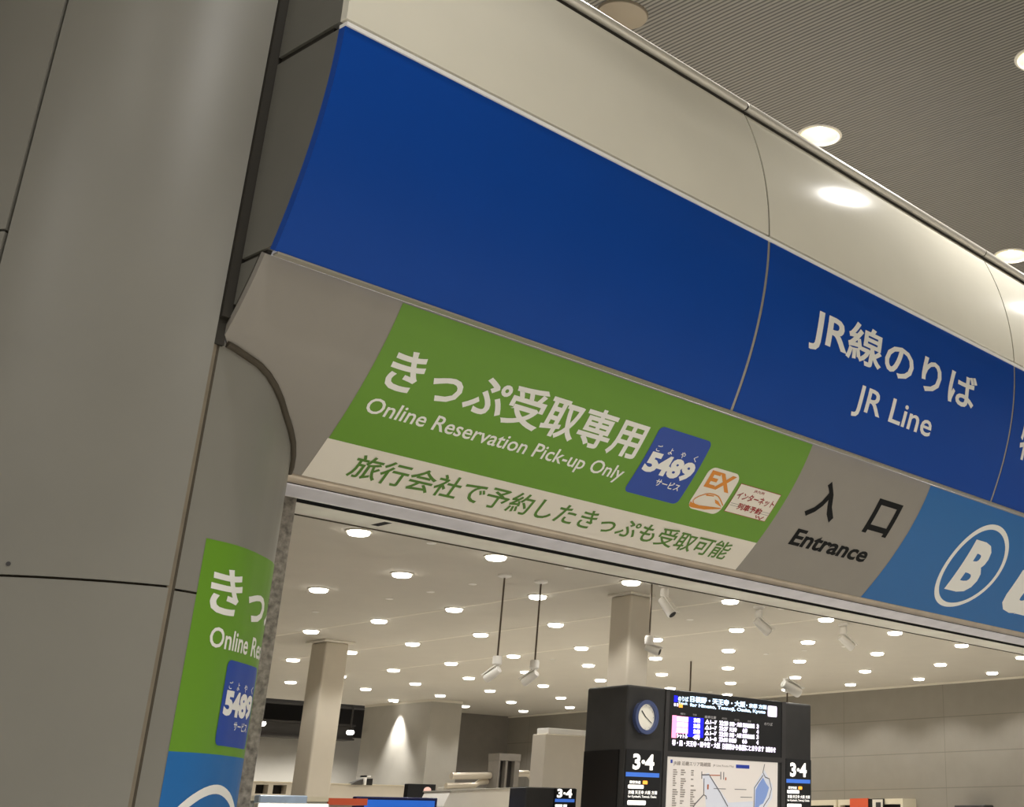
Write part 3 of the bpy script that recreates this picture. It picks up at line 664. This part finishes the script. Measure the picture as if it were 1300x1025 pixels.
for i in range(4):
    zt = 1.160-.0585*i; zb = zt-.050
    tx += [text(kinds[i], (10.93, 11.105, zt, zb), .05), text(no[i], (11.19, 11.30, zt-.002, zb), .05), text(trip[i], (11.375, 11.575, zt-.004, zb-.004), .045), text(tm[i], (11.615, 11.765, zt-.006, zb-.006), .05), text(ds[i], (11.785, 11.785+.043*len(ds[i]), zt-.008, zb-.008), .05), text(ds2[i], (12.012, 12.012+.043*len(ds2[i]), zt-.010, zb-.010), .05), text(pn[i], (12.262, 12.30, zt-.010, zb-.008), .05)]
tx += [text('堺・鳳・天王寺・新今宮・大阪', (10.865, 11.64, .918, .856), .04), text('日根野から各駅にとまります', (11.675, 12.40, .916, .850), .045), text('お知らせ', (12.43, 12.61, .914, .850), .045)]
arts('row_lettering', 'led_white', dp, F, .003, tx, 0, 0, 'white lit departure rows')
# route map
mp = MB().box(10.812, 12.655, Y-.006, Y+.02, -.9, .745).build('map_panel', 'map_paper', ib, 'pale lit route map')
arts('map_title', 'map_text', mp, F, .002, [text('JR線 近畿エリア路線図', (10.90, 11.49, .705, .655), .02), text('JR Line Route Map', (11.53, 11.88, .690, .662), .005)], 0, 0)
arts('title_bar', 'map_blue', mp, F, .002, [rrect(11.915, 12.146, .700, .662), rrect(10.855, 10.885, .715, .680)], 0, 0, 'blue title bar')
art('pale_area', 'map_pale', mp, F, .001, [poly((11.36, .575), (11.46, .60), (11.80, .30), (12.22, .32), (12.20, -.2), (11.50, -.2), (11.42, .35)), poly((12.23, .47), (12.41, .66), (12.56, .50), (12.56, .36), (12.40, .2), (12.25, -.1))], 0, 0, 'pale blue map area')
art('lake', 'map_lake', mp, F, .002, [poly((12.262, .44), (12.31, .50), (12.39, .575), (12.45, .51), (12.50, .47), (12.46, .38), (12.40, .30), (12.34, .28), (12.27, .20), (12.27, -.1), (12.25, .2))], 0, 0, 'blue lake on the map')
ln = [[(12.415, .72), (12.385, .63), (12.43, .58), (12.50, .565), (12.542, .455), (12.503, .36), (12.414, .277), (12.38, .20)], [(12.235, .20), (12.241, .463), (12.39, .60)], [(11.79, .26), (11.66, .40), (11.49, .56), (11.474, .58), (11.35, .575)], [(11.350, .61), (11.352, .535)], [(11.66, .615), (11.663, .536)], [(11.71, .615), (11.71, .536)], [(11.19, .20), (11.26, .28), (11.39, .374), (11.43, .36), (11.44, .33)], [(11.39, .374), (11.39, .54)]]
art('route_lines', 'map_line', mp, F, .003, [stroke(l, .012) for l in ln]+[stroke(l, .006) for l in ([(12.0, .36), (12.2, .36)], [(11.9, .44), (12.1, .44)], [(11.55, .44), (11.75, .44)])], 0, 0, 'grey route lines')
art('route_lines', 'map_orange', mp, F, .003, [stroke([(11.48, .575), (11.65, .578)], .01), rrect(11.443, 11.468, .48, .43), rrect(11.735, 11.755, .56, .53)], 0, 0, 'orange route marks')
sm = []
for x in (10.90, 11.02, 11.18):
    z = .62
    while z > .2:
        wdt = .035+.05*random.random()
        if random.random() < .85: sm.append(rrect(x, x+wdt, z, z-.012))
        z -= .022
art('small_print', 'map_text', mp, F, .002, sm, 0, 0)

# ------------------------------------------------------------------ security cameras
def cctv(base, drop, yaw, tilt, l, ln_=.24, r=.055, up=False, g='security cameras in the concourse', gap=.16):
    x, y, z = base; t = thing('security_camera', l, 'security camera', base, g)
    sg = 1 if up else -1
    b = MB().lathe((x, y, z), [(0, sg*.0), (.075, 0), (.075, sg*.02), (.03, sg*.035), (0, sg*.035)], 20); b.build('mount_plate', 'white_plastic', t)
    if drop > .05: MB().tube([(x, y, z), (x, y, z+sg*drop)], .010, 10).build('pole', 'pole', t, 'thin dark drop pole')
    zc = z+sg*drop
    if not up: MB().lathe((x, y, zc), [(0, 0), (.045, -.0), (.05, -.02), (.05, -.085), (.03, -.10), (0, -.10)], 18).build('joint_housing', 'white_plastic', t)
    d = Vector((math.sin(yaw)*math.cos(tilt), math.cos(yaw)*math.cos(tilt), -math.sin(tilt)))
    c = Vector((x, y, zc-(gap if not up else -.03)))
    MB().tube([(x, y, zc-.05), c-d*.02, c+d*.02], .016 if not up else .028, 10).build('bracket', 'white_plastic', t)
    p = c+d*.02
    MB().tube([p-d*ln_*.35, p-d*ln_*.33, p+d*ln_*.2, p+d*ln_*.6, p+d*ln_*.65], [r*.5, r*.82, r, r*1.08, r*1.0], 16).build('body', 'white_plastic', t)
    q = p+d*ln_*.652; MB().tube([q-d*.002, q+d*.004], r*.8, 16).build('lens', 'black_panel', t, 'dark camera lens')
    rt = Vector((0, 0, 1)).cross(d).normalized(); upd = d.cross(rt)
    b = MB(); b.add([p+d*a+rt*s_*r*.95+upd*(r*1.0+h_) for a in (-ln_*.3, ln_*.72) for s_ in (-1, 1) for h_ in (0, .012)], [(0, 1, 3, 2), (4, 6, 7, 5), (0, 4, 5, 1), (2, 3, 7, 6), (0, 2, 6, 4), (1, 5, 7, 3)]); b.build('sun_hood', 'white_plastic', t)
    return t
R = math.radians
cctv((10.92, 10.65, CZ), .05, R(165), R(50), 'white bullet camera under the ceiling beside the column behind the board')
cctv((12.80, 10.84, CZ), .05, R(120), R(38), 'white bullet camera under the ceiling, middle of three below the header')
cctv((14.65, 10.91, CZ), .05, R(115), R(36), 'white bullet camera under the ceiling, rightmost of three below the header')
cctv((9.40, 11.60, CZ), .86, R(-14), R(30), 'white camera on the left of two long ceiling poles', .19, .045)
cctv((9.90, 11.58, CZ), .86, R(-14), R(30), 'white camera on the right of two long ceiling poles', .19, .045)
cctv((10.68, 10.62, CZ), .60, R(150), R(20), 'small white camera on a pole before the column above the board', .17, .042, gap=.13)
cctv((13.20, 10.7, 1.435), .20, R(105), R(22), 'white camera standing on the right end of the information board', .27, .06, up=True)
tag(MB().tube([(16.51, 15.43, CZ), (16.51, 15.43, 1.2)], .014, 10).build('drop_pole', 'pole'), 'bare thin dark pole hanging from the ceiling right of the column', 'pole')

# sprinkler heads
for n, (x, y) in enumerate([(7.84, 10.82), (9.59, 13.15), (9.59, 13.94), (9.62, 15.52), (9.56, 12.35), (9.57, 10.77), (14.88, 16.97), (13.09, 12.28), (16.55, 13.85), (13.12, 10.74), (16.56, 13.09), (16.6, 12.34), (20.54, 18.64)]):
    b = MB().lathe((x, y, CZ), [(0, -.006), (.042, -.006), (.048, -.003), (.048, 0)], 16)
    tag(b.build('sprinkler_head', 'white_plastic'), 'tiny pale sprinkler cap on the concourse ceiling between the downlights', 'sprinkler', 'sprinkler caps in the concourse ceiling')

# ------------------------------------------------------------------ things along the lower edge of the view
F = front(15.985)
bm_ = thing('poster_screen', 'small black screen with a pale pink mark above the blue monitor', 'screen', (11.88, 16.05, -H))
MB().box(11.65, 12.11, 16, 16.08, .2, .615, .006, 1).build('panel', 'black_panel', bm_); MB().box(11.85, 11.91, 16.02, 16.06, -H, .2).build('stand', 'charcoal', bm_)
art('pink_mark', 'pink', bm_, front(16.0), .002, [disc(11.972, .535, .062, .045)], 0, 0, 'pale pink oval mark')
bl = thing('blue_monitor', 'wide monitor with lit blue screen at the lower photo edge', 'monitor', (10.08, 14.05, -H))
MB().box(9.52, 10.64, 14, 14.08, -.25, .388, .012, 2).build('housing', 'screen_rim', bl); art('screen', 'screen_blue', bl, front(14), .003, [rrect(9.63, 10.60, .355, -.2)], 0, 0, 'lit blue screen')
MB().box(10.0, 10.16, 14.02, 14.06, -H, -.25).build('stand', 'charcoal', bl)
wt = thing('white_monitor', 'glowing white screen at the lower photo edge beside the granite door edge', 'monitor', (7.5, 12.05, -H))
MB().box(7.13, 7.87, 12, 12.07, -.1, .262, .008, 2).build('housing', 'white_plastic', wt); art('screen', 'screen_white', wt, front(12), .003, [rrect(7.145, 7.855, .252, -.08)], 0, 0, 'glowing white screen')
MB().box(7.42, 7.58, 12.02, 12.05, -H, -.1).build('stand', 'charcoal', wt)
tag(MB().box(7.26, 7.76, 12.2, 12.3, -H, .335, .01, 1).build('pale_blue_panel', 'pale_blue'), 'pale shiny blue panel behind the glowing white screen', 'panel')
ct = thing('counter', 'cream topped counter with an orange end behind the white screen', 'counter', (7.6, 12.6, -H))
MB().box(6.9, 8.46, 12.5, 12.9, -H, .29).build('body', 'wall', ct); MB().box(6.9, 8.17, 12.48, 12.92, .29, .335).build('top', 'cream', ct); MB().box(8.17, 8.62, 12.48, 12.9, .262, .325).build('end_board', 'orange', ct, 'orange board')
sb = thing('angled_fitting', 'small dark angled fitting with a white bracket above the low wall', 'fitting', (15.0, 21.9, .8))
MB().prism([(14.78, .80), (14.86, .845), (15.02, .90), (15.02, .80)], 21.95, 22.1).build('wedge', 'beam', sb)
b = MB().box(15.05, 15.09, 21.95, 22.1, .80, .96); b.box(15.05, 15.17, 21.95, 22.1, .93, .96); b.build('bracket', 'white_plastic', sb, 'white bracket'); MB().prism([(15.10, .80), (15.11, .86), (15.17, .91), (15.23, .91), (15.23, .80)], 21.97, 22.1).build('holder', 'slot', sb)
# shelf unit and boards along the right wall
sh = thing('display_shelf', 'low cream display shelf along the right wall beside the information board', 'shelf', (21.75, 15.8, -H))
b = MB()
for y0, y1 in ((14.72, 16.20), (16.26, 17.1)): b.box(21.55, 22.0, y0, y1, .465, .56); b.box(21.55, 22.0, y0, y0+.05, -H, .465); b.box(21.55, 22.0, y1-.05, y1, -H, .465)
b.build('carcass', 'cream', sh); MB().box(21.7, 22.0, 14.8, 17.0, -H, .46).build('back_panel', 'slot', sh, 'dark open back')
tag(MB().box(21.50, 21.545, 15.47, 15.89, -.4, .575).build('orange_poster', 'orange'), 'orange poster board in front of the cream shelf', 'poster')
pb = thing('sign_plate', 'narrow black and white plate right of the orange poster board', 'poster', (21.5, 15.25, -.4))
MB().box(21.50, 21.54, 15.12, 15.46, -.4, .562).build('plate', 'black_panel', pb); MB().box(21.49, 21.50, 15.13, 15.36, -.4, .55).build('sheet', 'film_white', pb, 'white sheet'); MB().box(21.485, 21.49, 15.17, 15.28, -.4, .50).build('picture', 'charcoal', pb)
tag(MB().box(21.6, 21.9, 13.0, 13.64, -H, .428, .01, 1).build('grey_bin', 'charcoal'), 'dark grey flat box top by the right wall at the lower edge', 'box')
